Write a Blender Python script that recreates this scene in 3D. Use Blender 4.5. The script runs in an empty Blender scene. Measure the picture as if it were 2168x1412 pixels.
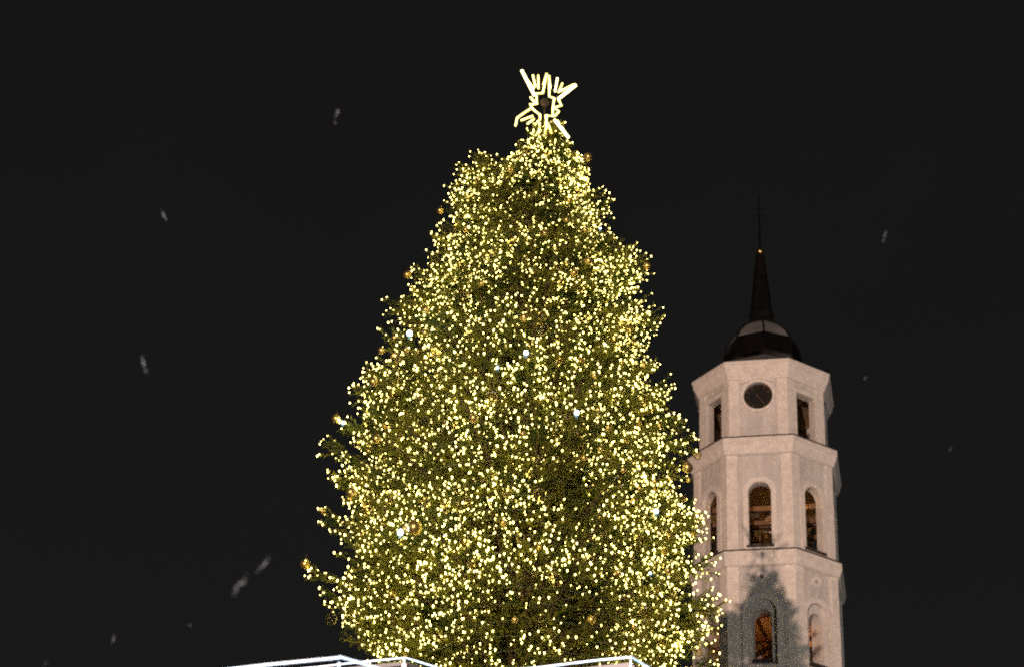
import bpy, bmesh, math, random
import numpy as np
from mathutils import Vector, Matrix, noise
from mathutils.geometry import tessellate_polygon

random.seed(7); rng = np.random.default_rng(11)
SC = bpy.context.scene; C = SC.collection
R = math.radians

# ---------------------------------------------------------------- camera
F, PITCH, ROLL = 3801.6, 0.537745, -0.0599121        # focal length in pixels of a 2168 px wide frame
cam = bpy.data.cameras.new('camera'); co = bpy.data.objects.new('camera', cam); C.objects.link(co)
cam.sensor_width = 36; cam.lens = 36*F/2168; cam.clip_end = 5000; cam.clip_start = .05
cam.dof.use_dof = True; cam.dof.focus_distance = 14; cam.dof.aperture_fstop = 5.0      # the hand-held night shot is focused a little short
right, up, fwd = Vector((1,0,0)), Vector((0,-math.sin(PITCH),math.cos(PITCH))), Vector((0,math.cos(PITCH),math.sin(PITCH)))
c, s = math.cos(ROLL), math.sin(ROLL)
rc, uc = c*right - s*up, s*right + c*up
m = Matrix((rc, uc, -fwd)).transposed().to_4x4(); m.translation = (0,0,1.6)
co.matrix_world = m; SC.camera = co

# ---------------------------------------------------------------- night sky
W = bpy.data.worlds.new('World'); SC.world = W; W.use_nodes = True
nt = W.node_tree; nd = nt.nodes; bg = nd['Background']
tc = nd.new('ShaderNodeTexCoord'); mp = nd.new('ShaderNodeMapping'); no = nd.new('ShaderNodeTexNoise')
sx = nd.new('ShaderNodeSeparateXYZ'); mr = nd.new('ShaderNodeMapRange'); mix = nd.new('ShaderNodeMix'); mix.data_type = 'RGBA'
mx2 = nd.new('ShaderNodeMix'); mx2.data_type = 'RGBA'
nt.links.new(tc.outputs['Generated'], sx.inputs[0])
mr.inputs[1].default_value = .25; mr.inputs[2].default_value = .75
nt.links.new(sx.outputs['Z'], mr.inputs[0]); nt.links.new(mr.outputs[0], mix.inputs[0])
mix.inputs[6].default_value = (.0108,.0101,.0097,1); mix.inputs[7].default_value = (.0069,.0063,.0061,1)
no.inputs['Scale'].default_value = 3.2; no.inputs['Detail'].default_value = 3
nt.links.new(tc.outputs['Generated'], no.inputs['Vector'])
mr2 = nd.new('ShaderNodeMapRange'); mr2.inputs[1].default_value=.42; mr2.inputs[2].default_value=.62; mr2.inputs[3].default_value=0; mr2.inputs[4].default_value=.55
nt.links.new(no.outputs['Fac'], mr2.inputs[0]); nt.links.new(mr2.outputs[0], mx2.inputs[0])
nt.links.new(mix.outputs[2], mx2.inputs[6]); mx2.inputs[7].default_value = (.0092,.0095,.0093,1)
nt.links.new(mx2.outputs[2], bg.inputs['Color']); bg.inputs['Strength'].default_value = 1.0

# ---------------------------------------------------------------- the square's mast flood, a low uplight and an added fill lamp
def flood(name, loc, aim, power, col, size=34, rad=.25):
    l = bpy.data.lights.new(name, 'SPOT'); l.energy = power; l.color = col; l.spot_size = R(size); l.spot_blend = .4; l.shadow_soft_size = rad
    o = bpy.data.objects.new(name, l); C.objects.link(o); o.location = loc
    o.rotation_euler = (Vector(aim)-Vector(loc)).to_track_quat('-Z','Y').to_euler()
flood('flood_or_fill_light', (-22.4,-49.7,12.2), (9,60,34), 480e3, (1,.70,.56), 60, .24)
flood('flood_or_fill_light', (24,38,.6), (12.5,72,34), 6e3, (1,.90,.78), 70, .4)
flood('flood_or_fill_light', (52,-30,9), (12,75,34), 58e3, (.93,.95,1), 40, .5)  # unseen fill lamp, added to lift the tree's shadow on the tower

SC.view_settings.view_transform = 'Standard'; SC.view_settings.look = 'None'
SC.view_settings.exposure = 0; SC.view_settings.gamma = 1
SC.cycles.use_denoising = False; SC.cycles.sample_clamp_direct = 8; SC.cycles.filter_width = 1.9
SC.cycles.max_bounces = 6; SC.cycles.diffuse_bounces = 2; SC.cycles.glossy_bounces = 3; SC.cycles.transparent_max_bounces = 16
SC.cycles.use_light_tree = True; SC.cycles.sample_clamp_indirect = 1.2
SC.cycles.caustics_reflective = False; SC.cycles.caustics_refractive = False

# ---------------------------------------------------------------- helpers
def mat(name, col, rough=.8, metal=0, col2=None, scale=4, bump=0, bscale=40, emit=None, es=0, spec=.4, detail=4, stretch=None):
    M = bpy.data.materials.new(name); M.use_nodes = True; t = M.node_tree; n = t.nodes; b = n['Principled BSDF']
    b.inputs['Base Color'].default_value = (*col,1); b.inputs['Roughness'].default_value = rough; b.inputs['Metallic'].default_value = metal
    b.inputs['Specular IOR Level'].default_value = spec
    if col2 or bump:
        tc = n.new('ShaderNodeTexCoord'); v = tc.outputs['Object']
        if stretch:
            mp = n.new('ShaderNodeMapping'); mp.inputs['Scale'].default_value = stretch; t.links.new(v, mp.inputs[0]); v = mp.outputs[0]
    if col2:
        x = n.new('ShaderNodeTexNoise'); x.inputs['Scale'].default_value = scale; x.inputs['Detail'].default_value = detail
        rr = n.new('ShaderNodeMapRange'); rr.inputs[1].default_value=.35; rr.inputs[2].default_value=.68
        mm = n.new('ShaderNodeMix'); mm.data_type='RGBA'; mm.inputs[6].default_value=(*col,1); mm.inputs[7].default_value=(*col2,1)
        t.links.new(v, x.inputs['Vector']); t.links.new(x.outputs['Fac'], rr.inputs[0]); t.links.new(rr.outputs[0], mm.inputs[0]); t.links.new(mm.outputs[2], b.inputs['Base Color'])
    if bump:
        x = n.new('ShaderNodeTexNoise'); x.inputs['Scale'].default_value = bscale; x.inputs['Detail'].default_value = 5
        bb = n.new('ShaderNodeBump'); bb.inputs['Strength'].default_value = bump; bb.inputs['Distance'].default_value=.03
        t.links.new(v, x.inputs['Vector']); t.links.new(x.outputs['Fac'], bb.inputs['Height']); t.links.new(bb.outputs[0], b.inputs['Normal'])
    if emit:
        b.inputs['Emission Color'].default_value = (*emit,1); b.inputs['Emission Strength'].default_value = es
    return M
plaster = mat('plaster', (.64,.59,.545), .9, col2=(.50,.46,.42), scale=3.0, bump=1.0, bscale=26, stretch=(1,1,.22), detail=12)
trim = mat('plaster_trim', (.76,.69,.62), .85, col2=(.62,.56,.50), scale=4, bump=.3, bscale=20)
flash = mat('ledge_flashing', (.045,.035,.03), .6)
roofm = mat('dark_sheet_roof', (.006,.005,.005), .6, .1, col2=(.012,.010,.010), scale=1.4, bump=.2, bscale=5, spec=.06)
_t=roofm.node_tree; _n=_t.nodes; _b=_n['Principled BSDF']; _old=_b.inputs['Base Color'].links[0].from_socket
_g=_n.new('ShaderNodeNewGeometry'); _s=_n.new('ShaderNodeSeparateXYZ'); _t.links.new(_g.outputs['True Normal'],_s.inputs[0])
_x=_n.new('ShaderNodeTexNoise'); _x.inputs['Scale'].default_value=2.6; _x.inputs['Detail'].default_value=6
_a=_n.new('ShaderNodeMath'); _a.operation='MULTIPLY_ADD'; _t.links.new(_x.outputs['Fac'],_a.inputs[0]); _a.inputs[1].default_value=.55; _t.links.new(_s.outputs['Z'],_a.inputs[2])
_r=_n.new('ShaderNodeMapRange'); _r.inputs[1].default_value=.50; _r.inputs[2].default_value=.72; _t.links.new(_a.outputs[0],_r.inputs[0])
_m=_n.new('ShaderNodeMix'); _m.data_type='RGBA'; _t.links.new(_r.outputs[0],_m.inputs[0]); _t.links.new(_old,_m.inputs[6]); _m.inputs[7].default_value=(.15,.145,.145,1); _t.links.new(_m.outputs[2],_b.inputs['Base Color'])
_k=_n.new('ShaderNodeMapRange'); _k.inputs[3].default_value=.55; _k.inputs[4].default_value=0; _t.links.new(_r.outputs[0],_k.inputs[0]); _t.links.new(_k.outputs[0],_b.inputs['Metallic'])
dark = mat('spire_sheet', (.004,.004,.004), .8, 0, col2=(.009,.008,.008), scale=3, spec=.03)
goldm = mat('gilding', (.9,.66,.22), .22, 1)
inner = mat('inner_plaster', (.42,.30,.17), .9, col2=(.22,.14,.08), scale=2.2, bump=.5, bscale=8)
wood = mat('timber', (.16,.09,.05), .8, col2=(.09,.05,.03), scale=6)
bronze = mat('bell_bronze', (.14,.09,.045), .45, .9)
dialm = mat('clock_dial', (.005,.004,.004), .9, col2=(.010,.007,.006), scale=5)
numm = mat('clock_gilt', (.12,.07,.04), .6, .4)
bark = mat('bark', (.05,.03,.015), .95, col2=(.03,.018,.01), scale=9, bump=.6)
needle = mat('needles', (.014,.026,.003), .75, col2=(.100,.102,.012), scale=2.2, spec=.12, detail=3)
ledm = mat('warm_led', (.9,.8,.6), .4, emit=(1,.80,.22), es=26)
strobem = mat('cold_led', (.8,.9,1), .4, emit=(.62,.82,1), es=30)
starm = mat('star_tube', (.9,.85,.6), .4, emit=(1,.80,.18), es=3.4)
starw = mat('star_tube_bright', (.9,.85,.6), .4, emit=(1,.86,.34), es=5.5)
stard = mat('star_frame', (.03,.02,.012), .6, .3)
ropem = mat('cold_light_rope', (.8,.9,1), .4, emit=(.42,.72,1), es=1.1)
_t=ropem.node_tree; _n=_t.nodes; _c=_n.new('ShaderNodeTexCoord'); _x=_n.new('ShaderNodeTexNoise'); _x.inputs['Scale'].default_value=28; _x.inputs['Detail'].default_value=2
_r=_n.new('ShaderNodeMapRange'); _r.inputs[1].default_value=.3; _r.inputs[2].default_value=.7; _r.inputs[3].default_value=.5; _r.inputs[4].default_value=2.4
_t.links.new(_c.outputs['Object'],_x.inputs['Vector']); _t.links.new(_x.outputs['Fac'],_r.inputs[0]); _t.links.new(_r.outputs[0],_n['Principled BSDF'].inputs['Emission Strength'])
_t=ledm.node_tree; _n=_t.nodes; _g=_n.new('ShaderNodeNewGeometry'); _r=_n.new('ShaderNodeMapRange'); _r.inputs[3].default_value=8; _r.inputs[4].default_value=110
_p=_n.new('ShaderNodeMath'); _p.operation='POWER'; _p.inputs[1].default_value=1.6; _t.links.new(_g.outputs['Random Per Island'],_p.inputs[0]); _t.links.new(_p.outputs[0],_r.inputs[0]); _t.links.new(_r.outputs[0],_n['Principled BSDF'].inputs['Emission Strength'])
alu = mat('aluminium', (.45,.47,.5), .35, .9)
cordm = mat('cable', (.02,.03,.015), .6)
bgold = mat('gold_bauble', (.62,.47,.15), .3, .9, col2=(.42,.31,.09), scale=30)
blamp = mat('warm_lamp', (1,.7,.3), .5, emit=(1,.62,.22), es=1.5)
paving = mat('granite_paving', (.16,.155,.15), .7, col2=(.26,.25,.24), scale=1.2, bump=.3, bscale=8)
def glassy(name, col, k, rough=.05, gloss=(1,1,1)):
    M = bpy.data.materials.new(name); M.use_nodes = True; t = M.node_tree; n = t.nodes; n.remove(n['Principled BSDF'])
    a = n.new('ShaderNodeBsdfTransparent'); a.inputs[0].default_value=(*col,1); g = n.new('ShaderNodeBsdfGlossy'); g.inputs['Roughness'].default_value=rough; g.inputs['Color'].default_value=(*gloss,1)
    f = n.new('ShaderNodeLayerWeight'); f.inputs[0].default_value = k; mx = n.new('ShaderNodeMixShader')
    t.links.new(f.outputs['Facing'], mx.inputs[0]); t.links.new(a.outputs[0], mx.inputs[1]); t.links.new(g.outputs[0], mx.inputs[2]); t.links.new(mx.outputs[0], n['Material Output'].inputs[0])
    return M
pane = glassy('pane_glass', (.80,.90,1), .07)
bclear = glassy('clear_bauble', (.95,.88,.70), .36, .12, (.75,.70,.52))
icem = bpy.data.materials.new('snow_crystal'); icem.use_nodes = True
_t = icem.node_tree; _b = _t.nodes['Principled BSDF']; _b.inputs['Base Color'].default_value=(.62,.78,.95,1); _b.inputs['Roughness'].default_value=.6; _b.inputs['Alpha'].default_value=.12

def link(name, me, m_, parent=None, smooth=False):
    if m_ is not None: me.materials.append(m_)
    o = bpy.data.objects.new(name, me); C.objects.link(o)
    if parent: o.parent = parent
    if smooth: me.polygons.foreach_set('use_smooth', [True]*len(me.polygons))
    return o
def obj(name, bm, m_, parent=None, smooth=False):
    me = bpy.data.meshes.new(name); bmesh.ops.recalc_face_normals(bm, faces=bm.faces[:]); bm.to_mesh(me); bm.free()
    return link(name, me, m_, parent, smooth)
def tag(o, label=None, cat=None, group=None, kind=None):
    if label: o['label'] = label
    if cat: o['category'] = cat
    if group: o['group'] = group
    if kind: o['kind'] = kind
    return o
def empty(name, loc=(0,0,0), rz=0):
    o = bpy.data.objects.new(name, None); C.objects.link(o); o.location = loc; o.rotation_euler = (0,0,rz); o.empty_display_size=.2; return o
def box(bm, cx, cy, cz, sx_, sy_, sz_, M=None):
    vs = [bm.verts.new(Vector((cx+a*sx_/2, cy+b*sy_/2, cz+d*sz_/2))) for a in (-1,1) for b in (-1,1) for d in (-1,1)]
    if M is not None:
        for v in vs: v.co = M @ v.co
    for f in ((0,1,3,2),(4,6,7,5),(0,4,5,1),(2,3,7,6),(0,2,6,4),(1,5,7,3)): bm.faces.new([vs[i] for i in f])
def tube(bm, pts, r, n=8, caps=True):
    pts = [Vector(p) for p in pts]; rs = r if isinstance(r,(list,tuple)) else [r]*len(pts); rings=[]
    for i,p in enumerate(pts):
        d = (pts[min(i+1,len(pts)-1)]-pts[max(i-1,0)]).normalized()
        a = d.orthogonal().normalized() if not rings else (pa - d*pa.dot(d)).normalized()
        pa = a; b = d.cross(a)
        rings.append([bm.verts.new(p+(a*math.cos(2*math.pi*k/n)+b*math.sin(2*math.pi*k/n))*rs[i]) for k in range(n)])
    for q,w in zip(rings, rings[1:]):
        for k in range(n): bm.faces.new((q[k],q[(k+1)%n],w[(k+1)%n],w[k]))
    if caps: bm.faces.new(rings[0][::-1]); bm.faces.new(rings[-1])
def lathe(bm, prof, n=24, angs=None, cx=0, cy=0):
    """revolve (radius, height) pairs; angs gives the corner directions (octagon)"""
    A = angs or [2*math.pi*k/n for k in range(n)]; n = len(A); prev=None
    for r,z in prof:
        ring = [bm.verts.new((cx+r*math.sin(a), cy-r*math.cos(a), z)) for a in A] if r>1e-5 else [bm.verts.new((cx,cy,z))]
        if prev:
            for k in range(n):
                k2=(k+1)%n
                if len(prev)==1 and len(ring)==1: continue
                if len(ring)==1: bm.faces.new((prev[k],prev[k2],ring[0]))
                elif len(prev)==1: bm.faces.new((prev[0],ring[k2],ring[k]))
                else: bm.faces.new((prev[k],prev[k2],ring[k2],ring[k]))
        prev = ring
    return prev

# ---------------------------------------------------------------- ground
bm = bmesh.new(); vs=[bm.verts.new(p) for p in ((-900,-900,0),(900,-900,0),(900,900,0),(-900,900,0))]; bm.faces.new(vs)
g = obj('ground', bm, paving); g['kind']='structure'

# ================================================================ BELL TOWER
TX, TY_, RZ = 12.19, 75.011, R(-14)
T = empty('bell_tower', (TX,TY_,0), RZ)
tag(T, 'floodlit white octagonal bell tower with clock, arched openings and dark spire', 'bell tower')
WA, NA = R(24.9), R(20.1)
OCT = [a for k in range(4) for a in (k*math.pi/2-WA, k*math.pi/2+WA)]
def face_frame(k, Rb):
    a = k*math.pi/4; h = WA if k%2==0 else NA
    n = Vector((math.sin(a), -math.cos(a), 0)); t = Vector((math.cos(a), math.sin(a), 0))
    return n, t, Rb*math.cos(h), Rb*math.sin(h)
def arch(hw, z0, ztop, n=14, u0=0):
    zs = ztop-hw
    return [(u0-hw,z0),(u0+hw,z0)] + [(u0+hw*math.cos(math.pi*k/n), zs+hw*math.sin(math.pi*k/n)) for k in range(n+1)]
def rect(hw, z0, z1): return [(-hw,z0),(hw,z0),(hw,z1),(-hw,z1)]
def disc(r, z, n=40): return [(r*math.cos(2*math.pi*k/n), z+1.06*r*math.sin(2*math.pi*k/n)) for k in range(n)]
def circ(r, z, n=24, u0=0): return [(u0+r*math.cos(2*math.pi*k/n), z+r*math.sin(2*math.pi*k/n)) for k in range(n)]
def slab(bm, n, t, ap, outer, holes, d0, d1):
    """plate with holes in the plane of a tower face, from depth d0 (positive = outward) to d1"""
    loops=[outer]+holes
    flat=[p for l in loops for p in l]
    tris = tessellate_polygon([[Vector((x,y,0)) for x,y in l] for l in loops])
    V=[[bm.verts.new(n*(ap+d)+t*u+Vector((0,0,z))) for u,z in flat] for d in (d0,d1)]
    for a,b,c_ in tris:
        for i in (0,1):
            try: bm.faces.new((V[i][a],V[i][b],V[i][c_]))
            except ValueError: pass
    st=0
    for l in loops:
        for k in range(len(l)):
            a,b=st+k, st+(k+1)%len(l); bm.faces.new((V[0][a],V[0][b],V[1][b],V[1][a]))
        st+=len(l)
# --- lower round storeys and the octagon below the picture
bm=bmesh.new(); lathe(bm,[(6.2,0),(6.2,.8),(5.9,1),(5.75,18.6),(6.1,18.8),(6.15,19.4),(3.6,20.2)],48); obj('base', bm, plaster, T)
# --- three octagonal tiers
CL, MI, LO = 3.13, 3.42, 3.47
def octring(name, prof, m_, close=True):
    bm=bmesh.new(); lathe(bm, prof, angs=OCT)
    return obj(name,bm,m_,T)
for k in range(8):
    # lower tier: two layers make the arched recess round the window
    bm=bmesh.new(); n,t,ap,hw=face_frame(k,LO)
    outer=[(-hw,20),(hw,20),(hw,33.9),(-hw,33.9)]
    slab(bm,n,t,ap,outer,[arch(.62,29.0,32.02),circ(.105,33.03,12), arch(.62,23.0,26.0)],0,-.14)
    hb=hw-.05
    slab(bm,n,t,ap,[(-hb,20),(hb,20),(hb,33.89),(-hb,33.89)],[arch(.40,29.25,31.6),circ(.10,33.03,12), arch(.4,23.25,25.6)],-.137,-.9)
    obj('wall',bm,plaster,T)
    bm=bmesh.new(); n,t,ap,hw=face_frame(k,MI)
    slab(bm,n,t,ap,[(-hw,34.15),(hw,34.15),(hw,39.5),(-hw,39.5)],[arch(.50,34.55,37.6)],0,-.36)
    obj('wall',bm,plaster,T)
    bm=bmesh.new(); n,t,ap,hw=face_frame(k,CL)
    hole=[disc(.67,42.15)] if k%2==0 else [rect(.55,40.0,42.43)]
    slab(bm,n,t,ap,[(-hw,39.7),(hw,39.7),(hw,43.1),(-hw,43.1)],hole,0,-.36)
    obj('wall',bm,plaster,T)
    # window surrounds
    n,t,ap,hw=face_frame(k,MI); bm=bmesh.new(); slab(bm,n,t,ap,arch(.74,34.35,37.86,20),[arch(.505,34.55,37.605)],.07,-.02)
    w=obj('arched_window',bm,trim,T)
    bm=bmesh.new(); slab(bm,n,t,ap,rect(.60,34.42,34.54),[],.13,-.3); obj('sill',bm,flash,w)
    n,t,ap,hw=face_frame(k,LO); bm=bmesh.new(); slab(bm,n,t,ap,arch(.86,28.9,32.28,20),[arch(.625,29.0,32.025)],.05,-.02)
    w=obj('arched_window',bm,trim,T)
    bm=bmesh.new(); slab(bm,n,t,ap,rect(.46,29.14,29.245),[],.10,-.5); obj('sill',bm,flash,w)
    bm=bmesh.new(); slab(bm,n,t,ap,circ(.27,33.03,20),[circ(.108,33.03,20)],.045,-.02); obj('vent_surround',bm,trim,T)
    if k%2:
        n,t,ap,hw=face_frame(k,CL); bm=bmesh.new(); slab(bm,n,t,ap,rect(.74,39.8,42.64),[rect(.555,39.95,42.435)],.06,-.02)
        obj('belfry_opening',bm,trim,T)
    else:
        n,t,ap,hw=face_frame(k,CL)
        bm=bmesh.new(); slab(bm,n,t,ap,disc(.81,42.15),[disc(.665,42.15)],.07,-.02)
        slab(bm,n,t,ap,[(-.80,43.02),(-.80,42.80),(-.40,42.92),(0,43.0),(.40,42.92),(.80,42.80),(.80,43.02)],[],.09,-.02)
        ck=obj('clock',bm,trim,T)
        bm=bmesh.new(); slab(bm,n,t,ap,disc(.71,42.15),[],-.16,-.22); obj('dial',bm,dialm,ck)
        bm=bmesh.new()
        M0=Matrix((t.to_4d(),(-n).to_4d(),Vector((0,0,1,0)),Vector((0,0,0,1)))).transposed(); M0.translation=n*(ap-.14)+Vector((0,0,42.15))
        M0[0][3],M0[1][3],M0[2][3]=(n*(ap-.14)+Vector((0,0,42.15)))
        for q in range(12):
            Mq=M0@Matrix.Rotation(q*math.pi/6,4,'Y')
            for j in range(1+(q%3)): box(bm,(j-(q%3)/2)*.055,0,.56,.022,.02,.15,Mq)
            if q%4==1: box(bm,0,0,.56,.02,.02,.16,Mq@Matrix.Translation((0,0,.56))@Matrix.Rotation(.5,4,'Y')@Matrix.Translation((0,0,-.56)))
        slab(bm,n,t,ap,circ(.67,42.15,40),[circ(.655,42.15,40)],-.13,-.155); slab(bm,n,t,ap,circ(.46,42.15,40),[circ(.45,42.15,40)],-.13,-.155)
        obj('numerals',bm,numm,ck)
        bm=bmesh.new(); Mq=M0@Matrix.Rotation(2.5,4,'Y')@Matrix.Translation((0,-.03,0)); box(bm,0,0,.15,.035,.02,.52,Mq); box(bm,0,0,-.12,.07,.02,.1,Mq); obj('hand',bm,numm,ck)
    # corner pilasters, two to a face, with a second thinner step
    bm=bmesh.new()
    for (Rb,z0,z1,wd,dp) in ((CL,39.72,43.0,.34,.06),(MI,34.17,39.3,.36,.05),(LO,20,33.85,.38,.055)):
        n,t,ap,hw=face_frame(k,Rb); h=WA if k%2==0 else NA; ex=dp*math.tan(h)*.9
        for sg in (-1,1):
            a,b=sorted((sg*(hw+ex),sg*(hw-wd))); slab(bm,n,t,ap,[(a,z0),(b,z0),(b,z1),(a,z1)],[],dp,-.03)
            a,b=sorted((sg*(hw-wd+.02),sg*(hw-wd-.10))); slab(bm,n,t,ap,[(a,z0+.01),(b,z0+.01),(b,z1-.01),(a,z1-.01)],[],dp*.45,-.025)
        slab(bm,n,t,ap,[(-hw-ex,z1),(hw+ex,z1),(hw+ex,z1+.24),(-hw-ex,z1+.24)],[],dp+.004,-.03)
    obj('pilaster',bm,trim,T)
# cornices
octring('cornice',[(3.12,42.96),(3.27,43.0),(3.29,43.12),(3.34,43.16),(3.34,43.24),(3.40,43.30),(3.47,43.42),(3.50,43.5),(3.51,43.66),(3.57,43.7),(3.57,43.84),(2.3,44.5)],trim)
octring('cornice',[(3.45,38.95),(3.60,39.0),(3.62,39.12),(3.66,39.16),(3.70,39.28),(3.71,39.4),(3.77,39.46),(3.77,39.74),(3.1,39.79)],trim)
octring('flashing',[(3.25,39.70),(3.795,39.745),(3.795,39.80),(3.0,39.86)],flash)
octring('cornice',[(3.5,33.5),(3.64,33.55),(3.66,33.65),(3.69,33.72),(3.70,33.8),(3.75,33.86),(3.75,34.18),(3.4,34.2)],trim)
octring('flashing',[(3.4,34.14),(3.78,34.175),(3.78,34.235),(3.2,34.3)],flash)
# floors, ceilings and what hangs inside
for nm,prof in (('floor_slab',[(0,34.3),(3.1,34.3),(3.1,34.1),(0,34.1)]),('vault',[(3.12,38.2),(2.5,38.9),(1.4,39.35),(0,39.45)]),('floor_slab',[(0,28.4),(2.7,28.4),(2.7,28.2),(0,28.2)]),('vault',[(2.68,33.3),(0,33.45)]),('vault',[(0,42.9),(2.8,42.7),(2.8,42.95),(0,43)])):
    bm=bmesh.new(); lathe(bm,prof,angs=OCT); obj(nm,bm,inner,T)
def beam(*a,**k):
    bm=bmesh.new(); (tube if k else box)(bm,*a); obj('beam',bm,wood,T)
for z,w_ in ((37.3,.24),(36.6,.2)):
    for y in (-.9,.9): beam(0,y,z,5.6,w_,w_)
    for x in (-.9,.9): beam(x,0,z+.28,w_,5.6,w_)
for x in (-.95,.95): beam(x,-.9,35.6,.2,.2,2.0)
for (a,b) in (((-1.6,-2.1,29.2),(1.2,-1.2,31.1)),((.9,-1.9,28.6),(-.9,-1.3,33.1)),((-1.9,.6,29),(1.9,-.6,32.2)),((1.9,-1,29),(-1,1.8,32.4))): beam((a,b),.13,4,t=1)
for z in (29.9,31.2,32.5): beam(0,-.4,z,4.2,.18,.18); beam(.5,0,z+.19,.18,4.2,.18)
bm=bmesh.new(); lathe(bm,[(0,36.5),(.18,36.5),(.26,36.35),(.32,35.9),(.42,35.5),(.62,35.2),(.6,35.12),(.38,35.5),(0,36.3)],28); obj('bell',bm,bronze,T,True)
for (x,y,z,p,col,rr) in ((0,-2.3,38.45,50,(1,.58,.18),.12),(1.75,-1.2,37.3,9,(1,.62,.25),.1),(-.6,-.9,32.7,75,(1,.36,.08),.1),(1.2,1.6,32.2,10,(1,.36,.08),.1),(0,0,41,2.5,(1,.5,.2),.1)):
    bm=bmesh.new(); bmesh.ops.create_icosphere(bm,subdivisions=1,radius=.05,matrix=Matrix.Translation((x,y,z)))
    lm=obj('lamp',bm,blamp,T)
    l=bpy.data.lights.new('lamp','POINT'); l.energy=p; l.color=col; l.shadow_soft_size=.06
    lo=bpy.data.objects.new('lamp_light',l); C.objects.link(lo); lo.parent=lm; lo.location=(x,y,z-.14)
# helm roof, lantern, spire
SEG=[math.pi*k/4+R(8) for k in range(8)]
bm=bmesh.new(); lathe(bm,[(3.3,43.86),(2.6,44.35),(1.95,44.9),(1.82,45.25),(1.88,45.32),(1.85,45.5),(1.83,45.85),(1.73,46.3),(1.5,46.75),(1.15,47.15),(.82,47.42),(.66,47.55)],angs=SEG)
dm=obj('dome',bm,roofm,T)
bm=bmesh.new()
for a in SEG:
    tube(bm,[(r*math.sin(a),-r*math.cos(a),z) for r,z in ((1.87,45.5),(1.85,45.85),(1.75,46.3),(1.52,46.76),(1.17,47.17),(.84,47.44))],.045,6)
obj('rib',bm,dark,dm)
bm=bmesh.new(); lathe(bm,[(.66,47.5),(.74,47.58),(.74,47.7),(.60,47.78),(.54,47.95),(.62,48.12),(.64,48.2),(.57,48.3),(.52,48.55),(.44,49.4),(.34,50.4),(.25,51.3),(.2,51.75),(.1,51.85)],angs=SEG); obj('spire',bm,dark,T)
bm=bmesh.new(); bmesh.ops.create_uvsphere(bm,u_segments=24,v_segments=14,radius=.19,matrix=Matrix.Translation((0,0,51.97))); obj('orb',bm,goldm,T,True)
bm=bmesh.new(); tube(bm,[(0,0,52.1),(0,0,53.6),(0,0,55.4)],[.07,.05,.03],6); box(bm,0,0,54.55,.62,.035,.035); box(bm,0,0,54.2,.34,.03,.03)
obj('cross',bm,dark,T)
for a,r_ in ((R(100),3.1),(R(-115),3.1)):
    bm=bmesh.new(); x,y=r_*math.sin(a),-r_*math.cos(a)
    lathe(bm,[(.16,43.95),(.16,44.1),(.07,44.2),(.07,44.35),(.2,44.55),(.2,44.7),(.08,44.85),(.04,45.2),(0,45.25)],12,cx=x,cy=y); obj('finial',bm,dark,T,True)

# ================================================================ CHRISTMAS TREE
CX, CY = .458, 32.4
LP=[(3,4.9),(6,4.6),(9,4.1),(13.61,2.98),(14.07,3.34),(14.53,3.52),(14.91,3.75),(15.28,4.15),(15.71,3.55),(16.22,3.51),(16.55,4.03),(16.85,3.29),(17.03,3.7),(17.44,3.9),(18.06,4.14),(18.41,3.75),(18.84,3.85),(19.4,3.78),(20.03,3.5),(20.26,2.73),(20.61,2.66),(21.06,2.75),(21.44,3.15),(21.79,2.45),(22.37,2.62),(22.76,2.3),(23.24,2.35),(23.51,2.12),(23.89,2.1),(24.3,2.05),(24.75,1.95),(25.1,1.4),(25.4,.9),(25.8,.5),(26.3,.3),(26.7,.15)]
RP=[(3,5.2),(6,4.9),(9,4.5),(14.04,3.7),(14.51,3.69),(15.01,3.97),(15.39,3.65),(15.78,3.56),(16.09,3.75),(16.59,3.7),(16.9,3.61),(17.28,3.19),(17.91,3.19),(18.68,3.4),(19.31,3.0),(19.86,2.8),(20.4,2.45),(21.2,2.45),(21.56,2.68),(21.86,1.85),(22.35,2.05),(22.85,2.38),(23.11,1.64),(23.54,1.6),(24.35,1.5),(24.76,1.13),(25.13,.95),(25.46,.85),(25.72,.75),(26.16,.5),(26.42,.3),(26.7,.15)]
lh,lr=zip(*LP); rh,rr_=zip(*RP)
def radius(h, az):                      # az measured from the camera side, + to the right
    s_=math.sin(az); l=np.interp(h,lh,lr); r=np.interp(h,rh,rr_)
    w=.5+.5*max(-1,min(1,s_*1.6)); v=l*(1-w)+r*w
    f=min(v,.50*max(0,26.4-h)+.13); q=abs(s_)**2.5
    return f*(1-q)+v*q
tree = empty('christmas_tree',(CX,CY,0))
tag(tree,'tall dense fir tree covered with warm fairy lights and gold baubles','Christmas tree')
bm=bmesh.new(); tube(bm,[(0,0,0),(0,0,8),(.02,0,18),(.0,0,24),(0,0,26.6)],[.38,.3,.17,.08,.02],12); obj('trunk',bm,bark,tree)
branches=[]
def add_branch(h,az,L,k=1.0):
    if k==1.0 and L>.9: L*=.94+.17*noise.noise(Vector((math.sin(az)*3.1*min(L,3),math.cos(az)*3.1*min(L,3),h*1.45)))+.04
    branches.append((h-.20,az,L-(.08 if L>1 else 0),k))
for a in range(2100):
    h=3+23.2*(a+random.random())/2100
    # even out over the surface: more where the tree is wide
    if random.random() > (.30+.75*radius(h,0)/4.2): continue
    az=random.uniform(-math.pi,math.pi)
    if h<11 and random.random()<.5: continue
    j=random.random(); L=radius(h,az)*(.80+.20*j if j>.25 else .62+.6*j)
    add_branch(h,az,L)
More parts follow.
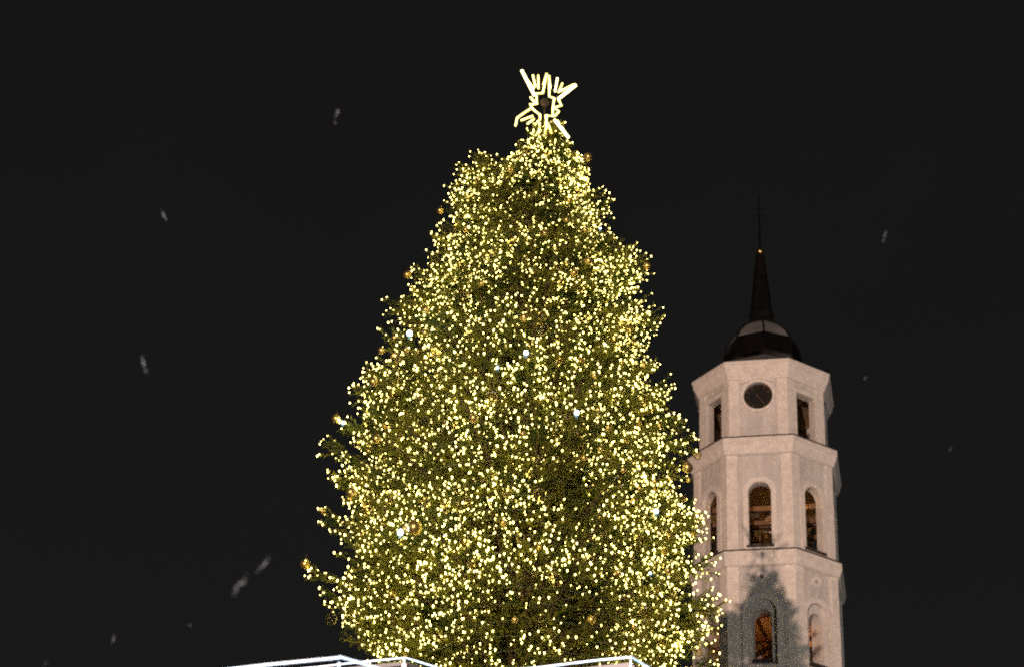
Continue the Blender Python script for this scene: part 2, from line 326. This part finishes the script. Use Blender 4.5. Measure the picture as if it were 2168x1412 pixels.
for h,az,n_ in [(25.1,-1.5,1.9),(25.15,-1.6,1.45),(24.6,-1.6,2.1),(23.2,-1.5,2.42),(22.4,-1.6,2.72),(21.45,-1.5,3.2),(20.05,-1.6,3.6),(19.4,-1.5,3.8),(18.7,-1.6,3.9),(18.05,-1.5,4.2),(17.5,-1.6,4.0),(16.55,-1.55,4.12),(15.3,-1.5,4.2),(15.15,-1.7,4.0),(14.6,-1.5,3.6),
                (25.4,1.5,1.06),(24.75,1.5,1.2),(24.35,1.5,1.62),(23.6,1.6,1.66),(22.85,1.5,2.45),(22.7,1.65,2.3),(21.55,1.5,2.74),(21.1,1.6,2.5),(20.4,1.55,2.6),(19.85,1.5,2.95),(19.3,1.6,3.1),(18.7,1.5,3.48),(18,1.55,3.2),(17.3,1.6,3.2),(16.9,1.5,3.65),(16.6,1.55,3.75),(16.0,1.5,3.85),(15.1,1.55,4.05),(14.9,1.7,3.9),(14.0,1.5,3.85)]:
    add_branch(h,az,n_,1.4); add_branch(h-.22,az+random.uniform(-.12,.12),n_*.9,1.2); add_branch(h+.12,az+random.uniform(-.15,.15),n_*.84,1.1)
    add_branch(h-.12,az+random.uniform(.3,.5),n_*.93); add_branch(h-.1,az-random.uniform(.3,.5),n_*.93)
for a in range(90):                      # the crowded top
    h=random.uniform(24.8,26.5); az=random.uniform(-math.pi,math.pi); add_branch(h,az,radius(h,az)*random.uniform(.7,1.02))
TP,TD,TL,TB,TS=[],[],[],[],[]                   # twig base, direction, length, outerness
wood_bm=bmesh.new()
for (h,az,L,k) in branches:
    d=Vector((math.sin(az),-math.cos(az),0)); side=Vector((d.y,-d.x,0)); L=max(L-(.34 if L>1 else .2),.15)
    rise=.16*L+.05; h0=h-rise-.12*L
    def P(u): return d*(L*u)+Vector((0,0,h0+(h-h0)*(.35*u+.65*u**2.4)))
    tube(wood_bm,[P(.02),P(.4),P(.75),P(1)],[.035,.025,.015,.006],4,False)
    nt_=int((10+16*min(1,L/3))*k*(1.25 if h>20 else 1))
    for q in range(nt_):
        u=1-(random.random()**1.25)*(.62 if L>1 else .9); sg=random.choice((-1,1))
        fan=(1.08-u)*random.uniform(.5,1.0)*min(1.2,L*.6)
        base=P(u); dirn=(d*random.uniform(.45,1)+side*sg*random.uniform(.2,1.0)*(1.15-u*.6)+Vector((0,0,random.uniform(-.28,.42)))).normalized()
        if q<2: base=P(.97); dirn=(d+side*random.uniform(-.25,.25)+Vector((0,0,.45))).normalized(); u=1
        l=random.uniform(.26,.5)*(1 if L>1 else .7)+fan*.18
        TP.append(base+side*sg*fan*.35); TD.append(dirn); TL.append(l); TB.append(u); TS.append(k>1 and u>.7)
obj('branch',wood_bm,bark,tree)
TP=np.array([p[:] for p in TP]); TD=np.array([p[:] for p in TD]); TL=np.array(TL); TB=np.array(TB); NT=len(TL)
K=15
ss=(np.arange(K)[None,:]+rng.random((NT,K)))/K
base=TP[:,None,:]+TD[:,None,:]*(TL[:,None]*ss)[...,None]
rv=rng.normal(size=(NT,K,3)); rv-=TD[:,None,:]*(rv*TD[:,None,:]).sum(-1,keepdims=True); rv/=np.linalg.norm(rv,axis=-1,keepdims=True)
nd_=TD[:,None,:]*.75+rv*.75; nd_[...,2]+=.12; nd_/=np.linalg.norm(nd_,axis=-1,keepdims=True)
ln=rng.uniform(.07,.13,(NT,K,1)); wv=np.cross(nd_,rng.normal(size=(NT,K,3))); wv/=np.linalg.norm(wv,axis=-1,keepdims=True); wd=rng.uniform(.010,.020,(NT,K,1))
V=np.stack([base-wv*wd, base+wv*wd, base+nd_*ln],2).reshape(-1,3)
def tri_mesh(name,V,Fc):
    me=bpy.data.meshes.new(name); me.vertices.add(len(V)); me.vertices.foreach_set('co',V.astype(np.float32).ravel())
    n=len(Fc); me.loops.add(n*3); me.loops.foreach_set('vertex_index',Fc.astype(np.int32).ravel()); me.polygons.add(n)
    me.polygons.foreach_set('loop_start',np.arange(0,n*3,3,dtype=np.int32)); me.polygons.foreach_set('loop_total',np.full(n,3,dtype=np.int32)); me.update(calc_edges=True); return me
me=tri_mesh('crown',V,np.arange(len(V)).reshape(-1,3)); link('crown',me,needle,tree)

# --- fairy lights
SLT=empty('string_lights',(CX,CY,0)); tag(SLT,'warm white fairy lights wound all over the fir tree from top to bottom','string lights')
tip=TP+TD*TL[:,None]
hh=tip[:,2]; rxy=np.hypot(tip[:,0],tip[:,1])
dens=np.array([noise.noise(Vector(p)*.55) for p in tip]); dens2=np.array([noise.noise(Vector(p)*1.7+Vector((9,3,1))) for p in tip])
prob=(.70+.30*np.clip((hh-19)/6,0,1))*np.clip(.98+1.5*dens+1.0*dens2,.15,1.6)*np.where(TB>.62,1,.45)*np.where(hh<12.5,.5,1)
for gx,gy,gz,gr in ((-.05,-2.6,20.9,.75),(-.3,-3.7,14.5,.6),(-.2,-4.0,12.7,.7),(-2.3,-2.2,17.0,.45),(1.1,-3.0,17.6,.4),(-1.9,-2.9,13.6,.4)):
    prob=prob*(1-.93*np.exp(-(np.linalg.norm(tip-np.array([gx,gy,gz]),axis=1)/gr)**4))
prob=np.where(np.array(TS),.95,prob)
sel=np.where(rng.random(NT)<prob)[0]
outw=np.stack([tip[sel,0]/rxy[sel],tip[sel,1]/rxy[sel],np.zeros(len(sel))],1)
bp=tip[sel]+outw*rng.uniform(.0,.07,(len(sel),1))+np.array([0,0,.03])
def bulb_geo():
    v=[(0,0,.022)]; f=[]
    for r_,z in ((.019,.010),(.017,-.008)):
        for k in range(5): v.append((r_*math.cos(k*1.2566),r_*math.sin(k*1.2566),z))
    v.append((0,0,-.042))
    for k in range(5):
        a,b=1+k,1+(k+1)%5; f+=[(0,a,b),(a,a+5,b+5),(a,b+5,b),(a+5,11,b+5)]
    return np.array(v),np.array(f)
bv,bf=bulb_geo()
# the hundred that show largest: nearest to the camera in front and inside the picture
camd=np.linalg.norm(bp+np.array([CX,CY,-1.6]),axis=1); okh=(bp[:,2]>13.6)&(bp[:,1]<-1.5)&(rxy[sel]>.8*np.interp(bp[:,2],lh,lr))
order=np.argsort(np.where(okh,camd,1e9)); near=order[:100]; rest=order[100:]
me=bpy.data.meshes.new('bulb'); me.from_pydata(bv.tolist(),[],bf.tolist()); me.materials.append(ledm)
first=None
for i in near:
    o=bpy.data.objects.new('bulb',me) if first is None else first.copy()
    first=first or o
    C.objects.link(o); o.parent=SLT; o.location=bp[i]; sc_=.8; o.scale=(sc_,)*3
scs=(rng.uniform(.42,.9,len(rest))*np.where(hh[sel][rest]>20,.85,1))[:,None,None]
VV=(bv[None]*scs+bp[rest][:,None,:]).reshape(-1,3); FF=(bf[None]+(np.arange(len(rest))*len(bv))[:,None,None]).reshape(-1,3)
o=link('bulb',tri_mesh('bulb_mass',VV,FF),ledm,SLT); o['kind']='stuff'
bm=bmesh.new()                           # the cable, wound round and round the crown
pts=[]
for k in range(1400):
    h=4+22*k/1400; az=k*.33; r_=radius(h,az)*.72; pts.append((r_*math.sin(az),-r_*math.cos(az),h))
tube(bm,pts,.012,3); obj('cable',bm,cordm,SLT)

# --- cold flash bulbs
for (x,y,z),s_,lb in [((-1.98,29.9,19.29),1.5,'bright cold white flash light at the left edge, in the upper half of the tree'),
    ((.28,28.6,18.26),1.25,'cold white flash light in the middle of the tree, level with the tower dome'),
    ((1.25,28.5,17.02),1.25,'cold white flash light right of the tree middle, level with the clock'),
    ((2.75,29.0,15.4),1.2,'cold white flash light near the right tree edge, level with the arched openings'),
    ((-1.76,29.1,14.74),1.5,'bright cold white flash light low on the left beside a large gold bauble'),
    ((-3.3,32.2,18.47),.9,'small cold flash light on the far left edge of the fir tree'),
    ((-.23,28.65,17.94),.7,'small cold flash light just left of and below the central one'),
    ((2.68,29.2,14.29),.6,'small bluish flash light low on the right of the fir tree'),
    ((1.65,30.0,22.07),.6,'small cold flash light high on the right of the fir tree')]:
    t_=empty('flash_light',(x,y,z)); tag(t_,lb,'flash light','cold white flash lights on the fir tree')
    s_*=.85; l=bpy.data.lights.new('flash_glow','POINT'); l.energy=16*s_**2; l.color=(.55,.78,1); l.shadow_soft_size=.05
    lo=bpy.data.objects.new('flash_glow',l); C.objects.link(lo); lo.parent=t_; lo.location=(0,-.12,.02)
    bm=bmesh.new(); lathe(bm,[(0,.05*s_),(.03*s_,.035*s_),(.042*s_,0),(.03*s_,-.035*s_),(0,-.045*s_)],10); obj('lens',bm,strobem,t_,True)
    bm=bmesh.new(); lathe(bm,[(.03,-.10*s_),(.03,-.04*s_),(.018,-.035*s_)],8); obj('socket',bm,cordm,t_)

# --- baubles
def bauble_mesh(name,r_,m_):
    bm=bmesh.new(); bmesh.ops.create_uvsphere(bm,u_segments=20,v_segments=14,radius=r_)
    me=bpy.data.meshes.new(name); bm.to_mesh(me); bm.free(); me.materials.append(m_); me.polygons.foreach_set('use_smooth',[True]*len(me.polygons)); return me
def cap_mesh():
    bm=bmesh.new(); lathe(bm,[(.028,0),(.028,.03),(.012,.035),(0,.036)],10); tube(bm,[(0,0,.03),(0,0,.12)],.003,4)
    me=bpy.data.meshes.new('cap'); bm.to_mesh(me); bm.free(); me.materials.append(goldm); return me
GM=bauble_mesh('gold_bauble',.10,bgold); CM=bauble_mesh('clear_bauble',.11,bclear); SM=bauble_mesh('small_gold_bauble',.075,bgold); CAP=cap_mesh()
def bauble(kind,loc,label,sc_=1,cap=True):
    me={'g':GM,'c':CM,'s':SM}[kind]; o=bpy.data.objects.new({'g':'gold_bauble','c':'glass_bauble','s':'gold_bauble'}[kind],me); C.objects.link(o); o.location=loc; o.scale=(sc_,)*3
    tag(o,label,'bauble',{'g':'gold baubles hung on the fir tree','s':'small gold baubles hung on the fir tree','c':'clear glass baubles hung on the fir tree'}[kind])
    if cap:
        c_=bpy.data.objects.new('cap',CAP); C.objects.link(c_); c_.parent=o; c_.location=(0,0,{'g':.095,'c':.105,'s':.07}[kind])
for kind,(x,y,z),sc_,lb in [('g',(-1.51,28.95,14.78),1.3,'large gold bauble right beside the bright low flash light on the left'),
    ('g',(-2.8,30.2,15.98),1,'gold bauble at the left edge of the tree under a dark gap between branches'),
    ('g',(-3.72,32.2,15.35),1,'gold bauble at the tip of the lowest branch sticking out on the left'),
    ('g',(3.4,29.8,16.71),1,'gold bauble at the right edge of the tree nearest to the bell tower'),
    ('g',(-3.45,32.2,18.55),.9,'gold bauble on the left edge of the tree beside a small flash light'),
    ('g',(2.7,31.0,21.89),.85,'gold bauble at the tip of the uppermost long branch on the right'),
    ('g',(-2.3,32.3,22.15),.85,'gold bauble at the left edge of the tree, halfway between star and flash light'),
    ('g',(-2.4,29.8,16.92),.9,'gold bauble inside the left side of the tree below the small flash light'),
    ('s',(-1.72,32.3,23.85),1,'small gold bauble high on the left edge of the tree'),
    ('g',(1.4,30.9,24.5),.9,'gold bauble on a short twig high on the right tree edge, below the star'),
    ('g',(-2.6,30.2,18.35),.9,'gold bauble on the upper side of the bulging left shoulder of the tree'),
    ('g',(-.6,28.6,16.84),.9,'gold bauble left of the middle of the tree'),
    ('c',(.56,28.7,18.85),1.1,'large clear glass bauble above and right of the central flash light'),
    ('c',(-.3,28.5,17.24),1,'clear glass bauble left of the middle of the tree, below the central flash light'),
    ('c',(-2.4,29.4,15.27),1,'clear glass bauble near the left edge, beside the bright low flash light'),
    ('c',(-.6,28.5,14.35),.9,'clear glass bauble low on the tree, right of the large gold one'),
    ('c',(-1.4,29.1,18.48),1,'clear glass bauble left of the central flash light'),
    ('c',(1,28.5,13.75),1.1,'clear glass bauble low in the middle of the tree'),
    ('c',(.65,28.3,15.24),1.1,'clear glass bauble at the centre of the tree, on a dark patch'),
    ('c',(-1.35,28.7,15.16),.9,'clear glass bauble above the large gold bauble on the left'),
    ('c',(2.05,28.7,15.79),1,'clear glass bauble on the right side of the tree, left of a flash light'),
    ('c',(-2.95,30.6,13.63),1,'clear glass bauble at the lower left edge of the tree, above the lit roofs'),
    ('c',(-1.75,29.2,13.1),.9,'clear glass bauble just above the middle lit roof edge'),
    ('c',(2.6,29.15,13.5),1.15,'clear glass bauble just above the right lit roof edge')]:
    bauble(kind,(x,y,z),lb,sc_)
cand=np.where((TB>.8)&(hh>13.2)&(tip[:,1]<1.0)&(hh<26.2))[0]; cand=rng.permutation(cand)
got=[]
for i in cand:
    p=tip[i]+np.array([tip[i][0],tip[i][1],0])/max(rxy[i],.3)*.08-np.array([0,0,.06])
    if rxy[i]<.66*radius(p[2],math.atan2(p[0],-p[1])): continue
    if any(np.linalg.norm(p-q)<.32 for q in got): continue
    if abs(p[0])>.8*radius(p[2],math.copysign(1.5,p[0])) and random.random()<.75: continue
    got.append(p)
    if len(got)>=250: break
for k,p in enumerate(got):
    kind='ccsccgcs'[k%8]; z='upper' if p[2]>21.5 else ('middle' if p[2]>17 else 'lower'); sd='left side' if p[0]<-.9 else ('right side' if p[0]>.9 else 'centre')
    nm={'g':'gold bauble','s':'small gold bauble','c':'clear glass bauble'}[kind]
    bauble(kind,(p[0]+CX,p[1]+CY,p[2]),f'{nm} among the fairy lights on the {z} {sd} of the tree',random.uniform(.6,.85),False)

# --- the star on top
ST=empty('star_topper',(.43,32.15,25.9)); tag(ST,'glowing yellow star of light tubes on top of the fir tree','star')
def sp(p,dy=0): # traced in the star's own plane
    return ((p[0]-625)*.00216, dy, .97-(p[1]-500)*.00216/.86+dy*.74)
rays=[[(360,150),(515,430)],[(372,165),(500,345)],[(940,280),(760,450)],[(925,262),(785,355)],[(882,872),(735,690)],[(872,850),(760,690)],[(335,780),(345,690),(480,575)],[(385,712),(508,655)],
 [(482,195),(518,330)],[(540,185),(550,340)],[(627,170),(597,300)],[(655,185),(672,330)],[(742,210),(725,370)],[(800,262),(765,370)],[(520,690),(455,750)],[(572,700),(520,775)],[(668,730),(706,838)],[(703,700),(765,838)]]
body=[[(627,170),(597,395),(530,402),(542,520),(470,530),(497,572),(525,600),(582,640),(582,850)],[(655,185),(668,425),(722,440),(712,550),(715,645),(655,640),(632,865)],[(760,450),(800,520),(722,550),(775,590),(730,650)],[(470,445),(535,520)],[(640,640),(655,740),(640,865)]]
for i,rp in enumerate(rays):
    for a in (1,):
        bm=bmesh.new(); n=len(rp); far=.34 if i%2 else -.34
        # the far end of a ray leaves the hub's plane, so the star has depth
        dd=[far*((math.hypot(p[0]-625,p[1]-500)-120)/330) for p in rp]
        tube(bm,[sp(p,d_) for p,d_ in zip(rp,dd)],.022 if i not in (0,2,4,5) else .032,8); obj('ray',bm,starw if i in (0,2,4,5,11,12) else starm,ST,True)
for i,b_ in enumerate(body):
    bm=bmesh.new(); tube(bm,[sp(p,(-.10,.10,-.06,.05,-.12)[i]) for p in b_],.023,8); obj('outline',bm,starm,ST)
bm=bmesh.new(); bmesh.ops.create_icosphere(bm,subdivisions=2,radius=.10,matrix=Matrix.Translation(sp((622,500)))@Matrix.Diagonal((1,.55,1.25,1))); obj('hub',bm,stard,ST)
bm=bmesh.new(); tube(bm,[(0,0,-.1),(0,0,.85)],.02,8); obj('mast',bm,stard,ST)

# ================================================================ GLASS KIOSKS with light ropes
def kiosk(corner,h,ldir,rdir,ll,rl,r_,label):
    k=empty('glass_kiosk',(corner[0],corner[1],0)); tag(k,label,'kiosk','glass kiosks edged with cold light ropes')
    l=Vector((*ldir,0)).normalized()*ll; r=Vector((*rdir,0)).normalized()*rl
    P=[Vector((0,0,0)),r,r+l,l]; H=Vector((0,0,h))
    for a in range(4):
        p,q=P[a],P[(a+1)%4]
        bm=bmesh.new(); tube(bm,[p,p+Vector((0,0,h-.03))],.022,4); obj('post',bm,alu,k)
        bm=bmesh.new(); d_=(q-p).normalized(); tube(bm,[p+H+d_*.0+Vector((0,0,-.03)),q+H+Vector((0,0,-.03))],.018,4); obj('frame',bm,alu,k)
        bm=bmesh.new(); g_=d_*.03; vs=[bm.verts.new(x) for x in (p+g_,q-g_,q-g_+Vector((0,0,h-.05)),p+g_+Vector((0,0,h-.05)))]; bm.faces.new(vs); bmesh.ops.solidify(bm,geom=bm.faces[:],thickness=.008); obj('pane',bm,pane,k)
        bm=bmesh.new(); n_=9; cc=(P[0]+P[2])/2; o1=(p-cc).normalized()*.02; o2=(q-cc).normalized()*.02
        tube(bm,[(p+H+o1).lerp(q+H+o2,i/n_)+Vector((0,0,.006+.002*math.sin(i*2.3+a))) for i in range(n_+1)],r_,8); obj('light_rope',bm,ropem,k)
        bm=bmesh.new(); tube(bm,[p+o1+Vector((0,0,.3)),p+o1+Vector((0,0,h-.01))],r_*.7,8); obj('light_rope',bm,ropem,k)
    bm=bmesh.new(); vs=[bm.verts.new(x+Vector((0,0,h-.02))) for x in P]; bm.faces.new(vs); bmesh.ops.solidify(bm,geom=bm.faces[:],thickness=.008); obj('roof',bm,pane,k)
kiosk((-.491*.85,5.397*.85),1.6+2*.85-.014,(-.333,.158),(.112,.082),2.0,1.1,.0034,'glass kiosk with a cold lit roof corner below the lower left edge of the tree')
kiosk((-.275*2,5.373*2),1.6+4-.014,(-.135,.061),(.1,.072),1.9,1.9,.0062,'glass kiosk behind, its cold lit roof corner between the two other lit roofs')
kiosk((.424*1.4,5.248*1.4),1.6+2.8-.014,(-.293,.145),(.062,.084),1.25,2.0,.0050,'glass kiosk with a cold lit roof corner below the right half of the tree')

# ================================================================ falling snow
for (dx,dy,dz),dist,L_,ang,lb in [((-.1034,.7903,.6039),4.0,.026,R(80),'snowflake falling in the sky left of the star, the highest one'),
    ((-.1934,.8144,.547),4.2,.024,R(-60),'faint snowflake falling far left, lower than the highest one'),
    ((-.1993,.8561,.4768),3.6,.028,R(-68),'snowflake falling at far left, level with the dome of the bell tower'),
    ((-.1399,.9158,.3765),2.8,.026,R(58),'brightest snowflake, the lower left one of the pair beside the tree'),
    ((-.1284,.9127,.3879),3.0,.025,R(54),'snowflake, the upper right one of the pair beside the tree'),
    ((.1994,.8065,.5567),4.5,.024,R(78),'snowflake falling right of the spire of the bell tower'),
    ((.1941,.8489,.4915),5,.012,R(60),'tiny snowflake right of the clock of the bell tower'),
    ((.24,.8573,.4554),5,.012,R(60),'tiny snowflake at the far right below clock height'),
    ((-.2036,.9174,.342),4,.016,R(88),'small snowflake low on the far left'),
    ((-.2365,.9154,.3256),4,.010,R(40),'tiny snowflake at the bottom left corner'),
    ((-.1646,.9208,.3536),4,.008,R(-40),'tiny snowflake low between the left corner and the lit roof')]:
    bm=bmesh.new(); n_=44; L_*=1.6
    for k in range(n_):
        u=(k/(n_-1)-.5); w_=(.35+.65*math.cos(u*2.6))*L_*.05
        cx=u*L_*.8; x=cx*math.cos(ang)+random.gauss(0,L_*.016); z=cx*math.sin(ang)+random.gauss(0,L_*.016); y=random.gauss(0,L_*.1)
        rr0=w_*random.uniform(.6,1.15)
        for j in range(3):
            t_=Matrix.Translation((x,y,z))@Matrix.Rotation(random.uniform(0,3.1),4,random.choice('XYZ'))
            vs=[bm.verts.new(t_@Vector((rr0*(1 if q%2==0 else .45)*math.cos(q*math.pi/6),rr0*(1 if q%2==0 else .45)*math.sin(q*math.pi/6),0))) for q in range(12)]; bm.faces.new(vs)
    o=obj('snowflake',bm,icem); o.location=(dx*dist,dy*dist,1.6+dz*dist); tag(o,lb,'snowflake','snowflakes falling in front of the night sky')
print('branches',len(branches),'twigs',NT,'bulbs',len(sel),'baubles',len(got))
